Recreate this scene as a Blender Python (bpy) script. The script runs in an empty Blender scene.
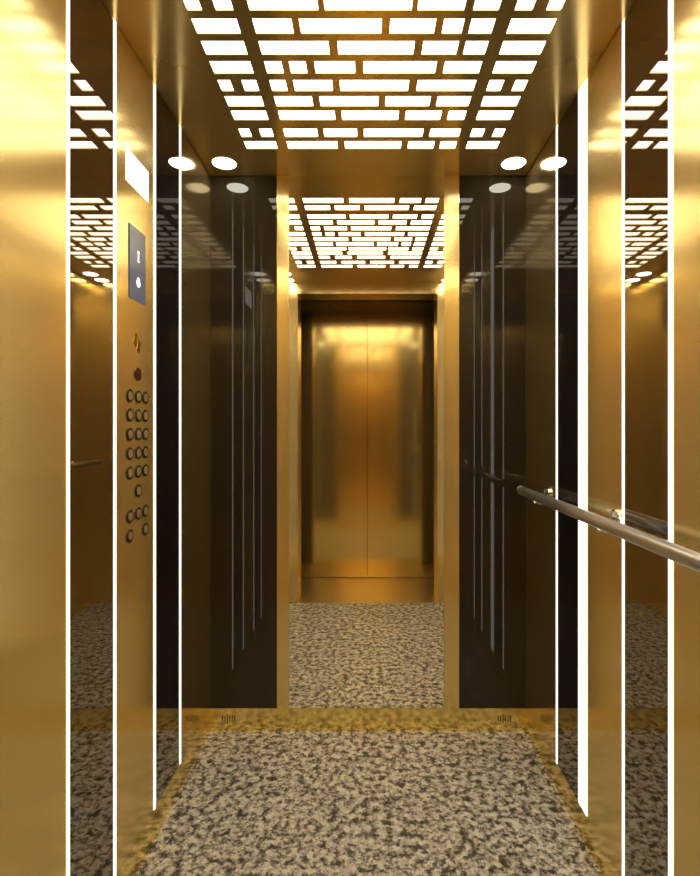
import bpy, bmesh, math, random
from mathutils import Vector, Matrix
C = bpy.context.scene.collection
sc = bpy.context.scene

# ------------------------------------------------------------------ camera, world, exposure
CAMX, CAMZ, F = -0.006, 1.31, 510.0          # metres, metres, focal length in pixels of the 700 px wide frame
cd = bpy.data.cameras.new('camera')
cam = bpy.data.objects.new('camera', cd); C.objects.link(cam)
cd.sensor_fit = 'HORIZONTAL'; cd.sensor_width = 36.0
cd.lens = F/700*36.0
cd.shift_x = -16.8/700; cd.shift_y = -10.0/700
cd.clip_start = 0.01
cam.location = (CAMX, 0, CAMZ); cam.rotation_euler = (math.pi/2, 0, 0)
sc.camera = cam
w = bpy.data.worlds.new('world'); sc.world = w; w.use_nodes = True
w.node_tree.nodes['Background'].inputs[0].default_value = (0.02, 0.018, 0.015, 1)
vs = sc.view_settings
vs.view_transform = 'Standard'; vs.look = 'None'; vs.gamma = 1; vs.use_curve_mapping = False
EXPOSURE = 0.0
vs.exposure = EXPOSURE
cy = sc.cycles
cy.max_bounces = 14; cy.glossy_bounces = 12; cy.diffuse_bounces = 5
cy.blur_glossy = 0.6; cy.sample_clamp_indirect = 6

# strengths of the cabin's own lamps
E_PANEL, E_STRIP, E_SPOT = 5.0, 1.7, 14.0

# cabin measures (metres)
W, YB, YF, H, SK = 0.681, 2.205, 0.59, 2.40, 0.098   # half width, back wall, front wall, ceiling, skirting top
YD = -0.05                                           # face of the closed doors

# ------------------------------------------------------------------ helpers
class MB:
    def __init__(s): s.bm = bmesh.new()
    def box(s, x0, x1, y0, y1, z0, z1):
        r = bmesh.ops.create_cube(s.bm, size=1)
        bmesh.ops.scale(s.bm, vec=(abs(x1-x0), abs(y1-y0), abs(z1-z0)), verts=r['verts'])
        bmesh.ops.translate(s.bm, vec=((x0+x1)/2, (y0+y1)/2, (z0+z1)/2), verts=r['verts'])
        return s
    def cyl(s, c, axis, r, h, n=32, r2=None):
        q = Vector((0, 0, 1)).rotation_difference(Vector(axis)).to_matrix().to_4x4()
        bmesh.ops.create_cone(s.bm, cap_ends=True, segments=n, radius1=r, radius2=r if r2 is None else r2,
                              depth=h, matrix=Matrix.Translation(c) @ q)
        return s
    def ring(s, c, axis, R, r, n=32, m=10):
        q = Vector((0, 0, 1)).rotation_difference(Vector(axis)).to_matrix().to_4x4()
        M = Matrix.Translation(c) @ q
        vv = [[s.bm.verts.new(M @ Vector(((R+r*math.cos(b))*math.cos(a), (R+r*math.cos(b))*math.sin(a), r*math.sin(b))))
               for b in [2*math.pi*j/m for j in range(m)]] for a in [2*math.pi*i/n for i in range(n)]]
        for i in range(n):
            for j in range(m):
                s.bm.faces.new((vv[i][j], vv[(i+1) % n][j], vv[(i+1) % n][(j+1) % m], vv[i][(j+1) % m]))
        return s
    def tube(s, pts, r, n=20):
        pts = [Vector(p) for p in pts]; rings = []
        for i, p in enumerate(pts):
            t = (pts[min(i+1, len(pts)-1)] - pts[max(i-1, 0)]).normalized()
            q = Vector((0, 0, 1)).rotation_difference(t)
            rr = r[i] if isinstance(r, (list, tuple)) else r
            rings.append([s.bm.verts.new(p + q @ Vector((rr*math.cos(2*math.pi*k/n), rr*math.sin(2*math.pi*k/n), 0))) for k in range(n)])
        for a, b in zip(rings, rings[1:]):
            # rings can be turned against each other where the path bends: match by nearest
            off = min(range(n), key=lambda o: (a[0].co-b[o].co).length)
            for k in range(n):
                s.bm.faces.new((a[k], a[(k+1) % n], b[(k+1+off) % n], b[(k+off) % n]))
        s.bm.faces.new(rings[0][::-1]); s.bm.faces.new(rings[-1])
        return s
    def poly(s, pts, thick):       # extruded outline; pts are 3-D, thick is a vector
        a = [s.bm.verts.new(Vector(p)) for p in pts]; b = [s.bm.verts.new(Vector(p)+Vector(thick)) for p in pts]
        s.bm.faces.new(a); s.bm.faces.new(b[::-1]); n = len(a)
        for i in range(n): s.bm.faces.new((a[i], b[i], b[(i+1) % n], a[(i+1) % n]))
        return s
    def build(s, name, mat, parent=None, bevel=0, smooth=False):
        bmesh.ops.recalc_face_normals(s.bm, faces=s.bm.faces)
        me = bpy.data.meshes.new(name); s.bm.to_mesh(me); s.bm.free()
        me.materials.append(mat)
        o = bpy.data.objects.new(name, me); C.objects.link(o)
        if smooth:
            for p in me.polygons: p.use_smooth = len(p.vertices) == 4
        if parent:
            o.parent = parent; o.location = -Vector(parent.location)
        if bevel:
            b = o.modifiers.new('bevel', 'BEVEL'); b.width = bevel; b.segments = 2; b.limit_method = 'ANGLE'
        return o

def tag(o, label=None, cat=None, group=None, kind=None):
    if label: o['label'] = label
    if cat: o['category'] = cat
    if group: o['group'] = group
    if kind: o['kind'] = kind
    return o
def thing(name, label, cat, loc, group=None):
    o = bpy.data.objects.new(name, None); C.objects.link(o); o.location = loc; o.empty_display_size = 0.05
    return tag(o, label, cat, group)
def copy_tree(o, parent=None):
    c = o.copy(); C.objects.link(c)
    if parent: c.parent = parent
    for ch in list(o.children): copy_tree(ch, c)
    return c
def struct(o, label=None):
    return tag(o, label, kind='structure')

# ------------------------------------------------------------------ materials
def mat(name, col, metallic=0.0, rough=0.5, emit=None, strength=0, coat=0, aniso=0, spec=0.5):
    m = bpy.data.materials.new(name); m.use_nodes = True
    b = m.node_tree.nodes['Principled BSDF']
    b.inputs['Base Color'].default_value = (*col, 1); b.inputs['Metallic'].default_value = metallic
    b.inputs['Roughness'].default_value = rough
    b.inputs['Specular IOR Level'].default_value = spec
    if coat: b.inputs['Coat Weight'].default_value = coat; b.inputs['Coat Roughness'].default_value = 0.03
    if emit: b.inputs['Emission Color'].default_value = (*emit, 1); b.inputs['Emission Strength'].default_value = strength
    return m
def brushed(name, col, rough, var=0.02, axis='z', streak=260, bump=0.0, aniso=0.0, metal=1.0):
    """brushed metal: hairlines along one axis vary the gloss and tint a little"""
    m = mat(name, col, metal, rough); nt = m.node_tree; N = nt.nodes; L = nt.links
    b = N['Principled BSDF']
    tc = N.new('ShaderNodeTexCoord'); mp = N.new('ShaderNodeMapping')
    s = {'z': (streak, streak, 1.2), 'y': (streak, 1.2, streak), 'x': (1.2, streak, streak)}[axis]
    mp.inputs['Scale'].default_value = s
    n = N.new('ShaderNodeTexNoise'); n.inputs['Scale'].default_value = 1; n.inputs['Detail'].default_value = 2
    L.new(tc.outputs['Object'], mp.inputs['Vector']); L.new(mp.outputs[0], n.inputs['Vector'])
    r = N.new('ShaderNodeMapRange'); r.inputs['To Min'].default_value = max(0.01, rough-var); r.inputs['To Max'].default_value = rough+var
    L.new(n.outputs['Fac'], r.inputs['Value']); L.new(r.outputs[0], b.inputs['Roughness'])
    mx = N.new('ShaderNodeMixRGB'); mx.inputs[1].default_value = (*[c*0.97 for c in col], 1); mx.inputs[2].default_value = (*[min(1, c*1.02) for c in col], 1)
    L.new(n.outputs['Fac'], mx.inputs[0]); L.new(mx.outputs[0], b.inputs['Base Color'])
    if aniso:
        b.inputs['Anisotropic'].default_value = aniso
        tg = N.new('ShaderNodeTangent'); tg.direction_type = 'RADIAL'; tg.axis = 'Z'
        L.new(tg.outputs[0], b.inputs['Tangent'])
    if bump:
        bp = N.new('ShaderNodeBump'); bp.inputs['Strength'].default_value = bump; bp.inputs['Distance'].default_value = 0.0005
        L.new(n.outputs['Fac'], bp.inputs['Height']); L.new(bp.outputs[0], b.inputs['Normal'])
    return m
def granite():
    m = mat('granite', (.4, .35, .28), 0, 0.35); nt = m.node_tree; N = nt.nodes; L = nt.links
    b = N['Principled BSDF']; tc = N.new('ShaderNodeTexCoord')
    def noise(scale, det, rough, off, dist=0.0):
        mp = N.new('ShaderNodeMapping'); mp.inputs['Location'].default_value = off
        n = N.new('ShaderNodeTexNoise'); n.inputs['Scale'].default_value = scale; n.inputs['Detail'].default_value = det
        n.inputs['Roughness'].default_value = rough; n.inputs['Distortion'].default_value = dist
        L.new(tc.outputs['Object'], mp.inputs['Vector']); L.new(mp.outputs[0], n.inputs['Vector']); return n
    def ramp(src, stops):
        r = N.new('ShaderNodeValToRGB'); e = r.color_ramp.elements
        for k, (p, c) in enumerate(stops):
            q = e[k] if k < 2 else e.new(p)
            q.position = p; q.color = (*c, 1) if isinstance(c, tuple) else (c, c, c, 1)
        L.new(src, r.inputs[0]); return r
    # crystals: warped cells in two sizes mixed with a soft cloud
    wn = noise(70, 3, .6, (5, 2, 9))
    wv = N.new('ShaderNodeVectorMath'); wv.operation = 'SCALE'; wv.inputs['Scale'].default_value = .022
    L.new(wn.outputs['Color'], wv.inputs[0])
    ad = N.new('ShaderNodeVectorMath'); ad.operation = 'ADD'
    L.new(tc.outputs['Object'], ad.inputs[0]); L.new(wv.outputs[0], ad.inputs[1])
    def cells(scale):
        v = N.new('ShaderNodeTexVoronoi'); v.feature = 'SMOOTH_F1'; v.inputs['Smoothness'].default_value = .25
        v.inputs['Scale'].default_value = scale
        L.new(ad.outputs[0], v.inputs['Vector'])
        q = N.new('ShaderNodeSeparateColor'); L.new(v.outputs['Color'], q.inputs[0]); return q.outputs[0]
    def mixv(a, b, f):
        m_ = N.new('ShaderNodeMix'); m_.data_type = 'FLOAT'; m_.inputs[0].default_value = f
        L.new(a, m_.inputs[2]); L.new(b, m_.inputs[3]); return m_.outputs[0]
    n1 = noise(38, 6, .66, (0, 0, 0), .1)
    st = N.new('ShaderNodeMapRange'); st.inputs[1].default_value = .36; st.inputs[2].default_value = .62
    L.new(n1.outputs['Fac'], st.inputs[0])
    f = mixv(mixv(cells(62), cells(120), .45), st.outputs[0], .55)
    base = ramp(f, [(.24, (.07, .067, .055)), (.78, (1.0, 1.0, .93)), (.36, (.20, .19, .155)), (.47, (.49, .47, .40)), (.60, (.84, .81, .71))])
    n2 = noise(24, 2, .5, (3, 7, 1), .3)
    tint = ramp(n2.outputs['Fac'], [(.38, (.86, .82, .80)), (.60, (1.0, .98, .90))])
    mx = N.new('ShaderNodeMixRGB'); mx.blend_type = 'MULTIPLY'; mx.inputs[0].default_value = .8
    L.new(base.outputs[0], mx.inputs[1]); L.new(tint.outputs[0], mx.inputs[2])
    v = N.new('ShaderNodeTexVoronoi'); v.inputs['Scale'].default_value = 110; v.inputs['Randomness'].default_value = 1
    L.new(tc.outputs['Object'], v.inputs['Vector'])
    sp = N.new('ShaderNodeSeparateColor'); L.new(v.outputs['Color'], sp.inputs[0])
    pk = ramp(sp.outputs[0], [(.0, .75), (1.0, 1.30)])
    m2 = N.new('ShaderNodeMixRGB'); m2.blend_type = 'MULTIPLY'; m2.inputs[0].default_value = .8
    L.new(mx.outputs[0], m2.inputs[1]); L.new(pk.outputs[0], m2.inputs[2])
    L.new(m2.outputs[0], b.inputs['Base Color'])
    return m

GOLD = (0.95, 0.735, 0.29)
M = dict(
    gold=brushed('brushed_gold', GOLD, .18, aniso=.3, metal=.76),
    gold_door=brushed('brushed_gold_door', GOLD, .14, .02, metal=.90),
    gold_frame=brushed('polished_gold_frame', (.90, .70, .32), .22, .02, metal=.85),
    gold_skirt=brushed('gold_skirting_metal', (1.0, .78, .28), .15, .02, 'y', metal=.88),
    ceiling=brushed('bronze_gold_ceiling', (.74, .54, .20), .17, .03, 'y', 120, metal=.72),
    grille=brushed('bronze_gold_grille', (.74, .54, .20), .17, .03, 'y', 120, metal=.72),
    dark=mat('dark_tinted_mirror', (.28, .265, .24), .97, .02),
    glass=mat('black_glass_mirror', (.034, .026, .017), 0, .02, spec=.5),
    reveal=mat('added_dark_reveal', (.10, .075, .035), .6, .3),  # kept dark to put dark reflected bands on the door edges
    sill=mat('sill_metal', (.85, .66, .30), .8, .30),
    satin=brushed('satin_gold_bronze', (.86, .66, .30), .12, .02, metal=.92),
    mirror=mat('clear_gold_mirror', (.96, .91, .80), 1, .015),
    steel=mat('satin_steel', (.66, .64, .61), .8, .30),
    chrome=mat('chrome', (.85, .83, .80), 1, .06),
    black=mat('black_gap', (.01, .01, .01), 0, .6),
    darkring=mat('dark_button_ring', (.06, .04, .02), .6, .3),
    face=mat('button_face', (.84, .70, .42), .7, .3),
    shell=mat('cabin_shell', (.10, .09, .08), 0, .7),
    red=mat('dark_red_lens', (.10, .012, .008), 0, .15),
    emblem=mat('emblem_gilt', (.42, .27, .05), 1, .35),
    diffuser=mat('glowing_diffuser', (.9, .9, .9), 0, .5, (1.0, .94, .84), E_PANEL),
    strip=mat('glowing_light_strip', (.9, .9, .9), 0, .5, (1.0, .95, .84), E_STRIP),
    spot=mat('glowing_spot_lens', (.9, .9, .9), 0, .5, (1.0, .94, .80), E_SPOT),
    lamp=mat('glowing_emergency_light', (.9, .9, .9), 0, .5, (1.0, .97, .90), 1.6),
    screen=mat('blue_grey_screen', (.05, .06, .09), 0, .12, (.16, .20, .30), .35),
    glyph=mat('white_screen_symbol', (.8, .8, .8), 0, .4, (.85, .90, 1.0), 1.0),
    granite=granite(),
)

# ------------------------------------------------------------------ the shell
P = 0.012                                            # thickness of the wall cladding
T = 0.05
struct(MB().box(-W-P-T, W+P+T, YF, YB+P+T, -.06, 0).build('floor', M['granite']))
struct(MB().box(-W-P-T, W+P+T, YD-.06, YF, -.06, -.001).build('trim_sill', M['sill']), 'smooth gold sill plate filling the deep doorway floor')
struct(MB().box(-W-P-T, -W-P, YF-.19, YB+P+T, 0, H).build('wall_left', M['shell']))
struct(MB().box(W+P, W+P+T, YF-.19, YB+P+T, 0, H).build('wall_right', M['shell']))
struct(MB().box(-W-P, W+P, YB+P, YB+P+T, 0, H).build('wall_back', M['shell']))
OX, OZ = .523, 2.317                                  # clear doorway
struct(MB().box(-W-P, -OX, YF-.19, YF, 0, H).box(OX, W+P, YF-.19, YF, 0, H).box(-OX, OX, YF-.19, YF, OZ, H)
       .build('wall_front', M['gold_frame']))
PX, PZ = .64, 2.42
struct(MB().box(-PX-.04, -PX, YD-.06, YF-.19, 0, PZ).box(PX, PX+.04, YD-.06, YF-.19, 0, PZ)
       .box(-PX, -OX, YF-.198, YF-.191, 0, PZ).box(OX, PX, YF-.198, YF-.191, 0, PZ).build('trim_added_reveal', M['reveal']), 'added dark side linings of the deep doorway that darken the door edges')  # added linings, dark so the door edges mirror them as dark bands
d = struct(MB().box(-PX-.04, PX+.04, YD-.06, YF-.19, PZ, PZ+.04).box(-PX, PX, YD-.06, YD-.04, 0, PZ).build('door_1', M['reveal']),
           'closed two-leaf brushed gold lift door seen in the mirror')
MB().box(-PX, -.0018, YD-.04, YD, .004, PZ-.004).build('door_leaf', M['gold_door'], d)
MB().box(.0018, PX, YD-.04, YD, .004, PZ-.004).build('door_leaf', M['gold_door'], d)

# ceiling soffit around the light panel
GX0, GX1, GY0, GY1 = .013-.487-.012, .013+.487+.012, .93, 2.005
CT = .012
SPOTS = [(-.592, 2.098), (.598, 2.098), (-.590, .805), (.595, .805), (-.590, .654), (.595, .654)]
struct(MB().box(-W-P-T, GX0, YF-.19, YB+P+T, H, H+CT).box(GX1, W+P+T, YF-.19, YB+P+T, H, H+CT)
       .box(GX0, GX1, YF-.19, GY0, H, H+CT).box(GX0, GX1, GY1, YB+P+T, H, H+CT).build('ceiling', M['ceiling']))

# skirting
struct(MB().box(-W, W, YB, YB+P, 0, SK).build('baseboard_back', M['gold_skirt']))
struct(MB().box(-W-P, -W, YF, YB+P, 0, SK).build('baseboard_left', M['gold_skirt']))
struct(MB().box(W, W+P, YF, YB+P, 0, SK).build('baseboard_right', M['gold_skirt']))

# ------------------------------------------------------------------ ceiling light panel with its brick-pattern grille
gx = .013
BI, BO, SO = .324, .366, .487                        # long bars between |x|=BI and BO, side rows end at SO
CAMPX = 366.8
def xw(px, off): return (px-CAMPX)*(1.09/off)+CAMX    # photo column -> metres on the ceiling
# rows from the back wall: centre y, then the gaps (metres) between slots of the middle section, and whether the side slots are split
rows = [
 (1.965, [-.138, .081, .205], 0),
 (1.884, [-.190, .028, .240], 1),
 (1.779, [-.110, .065, .274], 0),
 (1.702, [-.282, -.060, .118, .250], 0),
 (1.624, [-.205, .030, .262], 0),
 (1.542, [-.228, -.132, .090, .262], 0),
 (1.463, [-.060, .135, .290], 0),
 (1.384, [-.135, .048, .175, .268], 0),
 (1.305, [-.030, .175], 1),
 (1.228, [-.142, .110], 0),
 (1.152, [-.225, -.085, .128], 0),
 (1.053, [-.190, .0, .190], 1),
 (.970, [-.085, .135, .262], 0),
]
# exact gaps of the eight rows read off the photograph (pixel columns on a 2x view)
read = {0: (281.5, [(675, 690), (802, 816), (868, 880)]), 1: (295, [(635, 648), (714, 728), (846, 860)]),
        2: (313, [(670, 684), (797, 811), (882, 896)]), 3: (327.5, [(625, 640), (757, 771), (860, 874)]),
        4: (343.5, [(573, 588), (665, 680), (817, 834)]), 5: (360.5, [(565, 580), (613, 630), (710, 727), (872, 888)]),
        6: (380.5, [(658, 676), (828, 845), (915, 929)]), 7: (402, [(585, 600), (763, 780), (870, 886), (926, 940)]),
        8: (421, [(635, 648), (825, 837), (932, 950)])}
SL, GAP = .026, .018
root = thing('ceiling_light_panel', 'large glowing ceiling panel behind a bronze gold brick-pattern grille', 'ceiling light', (gx, 1.4675, H))
TH = .004
def lattice(x0, x1, splits_by_row):
    mb = MB(); ys = []
    prev = GY1
    for (yc, _, _), gaps in zip(rows, splits_by_row):
        mb.box(x0, x1, yc+SL, prev, H, H+TH); prev = yc-SL
        for a, b in gaps: mb.box(a, b, yc-SL, yc+SL, H, H+TH)
    mb.box(x0, x1, GY0, prev, H, H+TH)
    return mb
mid = []
for i, (yc, gp, s) in enumerate(rows):
    if i in read:
        off = 1.09*F/yc
        mid.append([(xw(a/2, off), xw(b/2, off)) for a, b in read[i][1]])
    else: mid.append([(g-GAP, g+GAP) for g in gp])
lattice(gx-BI, gx+BI, mid).build('middle_grille', M['grille'], root)
for sgn in (-1, 1):
    x0, x1 = sorted((gx+sgn*BO, gx+sgn*SO)); xm = (x0+x1)/2 + sgn*.004
    lattice(x0, x1, [[(xm-.018, xm+.018)] if i in (1, 4, 8, 11) else [] for i in range(len(rows))]).build('side_grille', M['grille'], root)
    a, b = sorted((gx+sgn*BI, gx+sgn*BO))
    MB().box(a, b, GY0, GY1, H-.002, H+TH).build('grille_bar', M['grille'], root)
MB().box(GX0, gx-SO, GY0, GY1, H, H+TH).box(gx+SO, GX1, GY0, GY1, H, H+TH).build('frame', M['grille'], root)
MB().box(GX0, GX1, GY0, GY1, H+TH, H+TH+.006).build('diffuser', M['diffuser'], root)
struct(MB().box(-W-P-T, W+P+T, YF-.19, YB+P+T, H+CT+.001, H+CT+.03).build('trim_roof', M['shell']), 'closed roof sheet above the ceiling lights')

# downlights
SPOTL = ['round white ceiling spotlight in the back left corner', 'round white ceiling spotlight in the back right corner',
         'front left round ceiling spotlight nearer the light panel', 'front right round ceiling spotlight nearer the light panel',
         'front left round ceiling spotlight nearest the lift door', 'front right round ceiling spotlight nearest the lift door']
d0 = thing('ceiling_spotlight', SPOTL[0], 'spotlight', (*SPOTS[0], H), 'round ceiling spotlights')
x, y = SPOTS[0]
MB().ring((x, y, H), (0, 0, 1), .049, .0025, 40, 8).build('trim_ring', M['chrome'], d0, smooth=True)
MB().cyl((x, y, H-.001), (0, 0, 1), .047, .003, 40).build('lens', M['spot'], d0)
for s, l in zip(SPOTS[1:], SPOTL[1:]):
    c = copy_tree(d0); c.location = (*s, H); c['label'] = l

# ------------------------------------------------------------------ side walls: panels and light strips
SY = [1.152, 1.365, 1.622, 1.843]                     # the light strips
HW = {-1: [.0042, .0055, .006, .006], 1: [.0075, .0045, .031, .005]}
names = {
 -1: ['wide brushed gold wall panel at the left edge of the photo',
      'narrow dark tinted mirror panel between the two left gold panels',
      None,
      'narrow black mirror panel behind the button panel on the left',
      'satin dark bronze panel in the back left corner'],
  1: ['wide brushed gold wall panel at the right edge of the photo',
      'narrow dark tinted mirror panel between the two right gold panels',
      'narrow brushed gold wall panel beside the thick bright light strip',
      'narrow black mirror panel just behind the thick bright light strip',
      'satin dark bronze panel in the back right corner'],
}
mats = ['gold', 'dark', 'gold', 'dark', 'satin']
stripl = {-1: ['white light strip beside the leftmost wide gold panel', 'white light strip along the front edge of the button panel',
               'white light strip along the rear edge of the button panel', 'thin white light strip nearest the back left corner'],
           1: ['white light strip beside the rightmost wide gold panel', 'thin white light strip between right gold panel and dark mirror panel',
               'thick bright white light strip on the right wall', 'thin white light strip nearest the back right corner']}
cop = None
for sgn in (-1, 1):
    edges = [YF] + [v for y, h in zip(SY, HW[sgn]) for v in (y-h, y+h)] + [YB]
    for k in range(5):
        y0, y1 = edges[2*k], edges[2*k+1]
        xa, xb = sorted((sgn*W, sgn*(W+P)))
        mb = MB().box(xa, xb, y0+.0005, y1-.0005, SK+.001, H-.003)
        if sgn < 0 and k == 2:
            cop = thing('control_panel', 'brushed gold lift control panel with rows of round buttons and a screen', 'control panel', (-W, (y0+y1)/2, SK))
            mb.build('faceplate', M['gold'], cop)
        else:
            o = mb.build('wall_panel', M[mats[k]])
            tag(o, names[sgn][k], 'wall panel', 'side wall panels')
    for y, h, l in zip(SY, HW[sgn], stripl[sgn]):
        xa, xb = sorted((sgn*(W-.002), sgn*(W+P)))
        tag(MB().box(xa, xb, y-h, y+h, SK+.001, H).build('light_strip', M['strip']), l, 'light strip', 'vertical light strips')

# ------------------------------------------------------------------ back wall
for x0, x1, l in ((-W, -.394, 'dark tinted mirror panel on back wall, left of the central mirror'), (.393, W, 'dark tinted mirror panel on back wall, right of the central mirror')):
    tag(MB().box(x0+.0005, x1-.0005, YB, YB+P, SK+.001, H-.003).build('wall_panel', M['glass']), l, 'wall panel', 'dark back wall panels')
for x0, x1, l in ((-.394, -.342, 'narrow gold pilaster along the left side of the central mirror'), (.328, .393, 'narrow gold pilaster along the right side of the central mirror')):
    tag(MB().box(x0, x1, YB-.006, YB+P, SK+.001, H).build('pilaster', M['gold'], bevel=.002), l, 'pilaster', 'gold pilasters')
tag(MB().box(-.3415, .3275, YB, YB+P, SK+.001, H).build('wall_mirror', M['mirror']), 'tall clear mirror in the middle of the back wall', 'mirror')

# vents in the back skirting
vl = ['small slotted vent in the skirting at back left', 'small slotted vent in the skirting at back right']
for (x, l) in zip((-.603, .588), vl):
    v = thing('vent_grille', l, 'vent', (x, YB, .05), 'skirting vents')
    MB().box(x-.036, x+.036, YB-.0012, YB, .032, .078).build('plate', M['gold_skirt'], v)
    mb = MB()
    for k, (h0, h1) in enumerate([(.045, .066), (.040, .066), (.036, .075), (.042, .070), (.040, .070), (.040, .068)]):
        xx = x-.026+k*.0105; mb.box(xx-.0018, xx+.0018, YB-.0020, YB-.0012, h0, h1)
    mb.build('slots', M['black'], v)

# ------------------------------------------------------------------ control panel details
XW = -W
MB().box(XW, XW+.002, 1.430, 1.573, 2.007, 2.098).build('emergency_light', M['lamp'], cop)
tagp = lambda o, l: o.__setitem__('label', l)
scr = MB().box(XW, XW+.003, 1.446, 1.550, 1.682, 1.893).build('screen', M['screen'], cop, bevel=.001)
tagp(scr, 'dark blue-grey screen with two white symbols')
def sub(mb, name, m, par):
    o = mb.build(name, m); o.parent = par; o.location = -Vector(cop.location) - Vector(par.location); return o
X3 = XW+.003
sub(MB().box(X3, X3+.0008, 1.496, 1.504, 1.800, 1.827).box(X3, X3+.0008, 1.493, 1.507, 1.797, 1.801).box(X3, X3+.0008, 1.493, 1.507, 1.825, 1.829), 'floor_digit', M['glyph'], scr)
a = [(X3, 1.500+.013*math.cos(t)*(1 if math.sin(t) < .2 else .75), 1.738+.015*math.sin(t)) for t in [2*math.pi*k/20 for k in range(20)]]
sub(MB().poly(a, (.0008, 0, 0)), 'status_symbol', M['glyph'], scr)
# emblem: two slanted leaves
mb = MB()
for dy, dz in ((-.010, .008), (.012, -.008)):
    yc, zc = 1.497+dy, 1.561+dz
    mb.poly([(XW, yc-.015, zc-.014), (XW, yc+.003, zc-.022), (XW, yc+.015, zc+.012), (XW, yc+.0, zc+.020), (XW, yc-.004, zc+.004)], (.0012, 0, 0))
mb.build('emblem', M['emblem'], cop)
lampo = MB().cyl((XW+.002, 1.500, 1.468), (1, 0, 0), .019, .004, 28).build('intercom_button', M['red'], cop)
tagp(lampo, 'dark red round button above the rows')
grid = [(y, z) for z in (.092, .037, -.018, -.073, -.128) for y in (1.450, 1.503, 1.551)] + [(1.503, -.185)] + \
       [(y, -.252) for y in (1.450, 1.503, 1.551)] + [(1.450, -.307), (1.551, -.307)]
b0 = None
for y, z in grid:
    z += CAMZ
    if b0 is None:
        b0 = MB().cyl((XW+.0015, y, z), (1, 0, 0), .0190, .003, 32).build('button', M['darkring'], cop)
        ring = sub(MB().cyl((XW+.0035, y, z), (1, 0, 0), .0122, .0015, 28), 'button_face', M['face'], b0)
        y0, z0 = y, z
    else:
        c = copy_tree(b0, cop); c.location = Vector(b0.location)+Vector((0, y-y0, z-z0))

# ------------------------------------------------------------------ handrail
RX, RZ, RR = .618, 1.058, .0175
hr = thing('handrail', 'round satin steel handrail running along the right wall', 'handrail', (RX, 1.3, RZ))
MB().tube([(RX, .66, RZ), (RX, 1.0, RZ), (RX, 1.5, RZ), (RX, 2.06, RZ)], RR, 28).build('rail', M['steel'], hr, smooth=True)
for yy in (2.066, .654):
    MB().cyl((RX, yy, RZ), (0, 1, 0), RR+.0012, .012, 28).build('end_cap', M['chrome'], hr)
for yb in (1.93, 1.40, .86):
    br = MB().tube([(RX, yb, RZ-.012), (RX+.012, yb, RZ-.030), (RX+.030, yb, RZ-.036), (W-.012, yb, RZ-.020), (W-.002, yb, RZ-.004)], .0065, 12).build('bracket', M['chrome'], hr, smooth=True)
    o = MB().cyl((W-.003, yb, RZ), (1, 0, 0), .029, .006, 28).ring((W-.006, yb, RZ), (1, 0, 0), .026, .003, 28, 8).build('bracket_flange', M['chrome'])
    o.parent = br; o.location = -Vector(hr.location)-Vector(br.location)
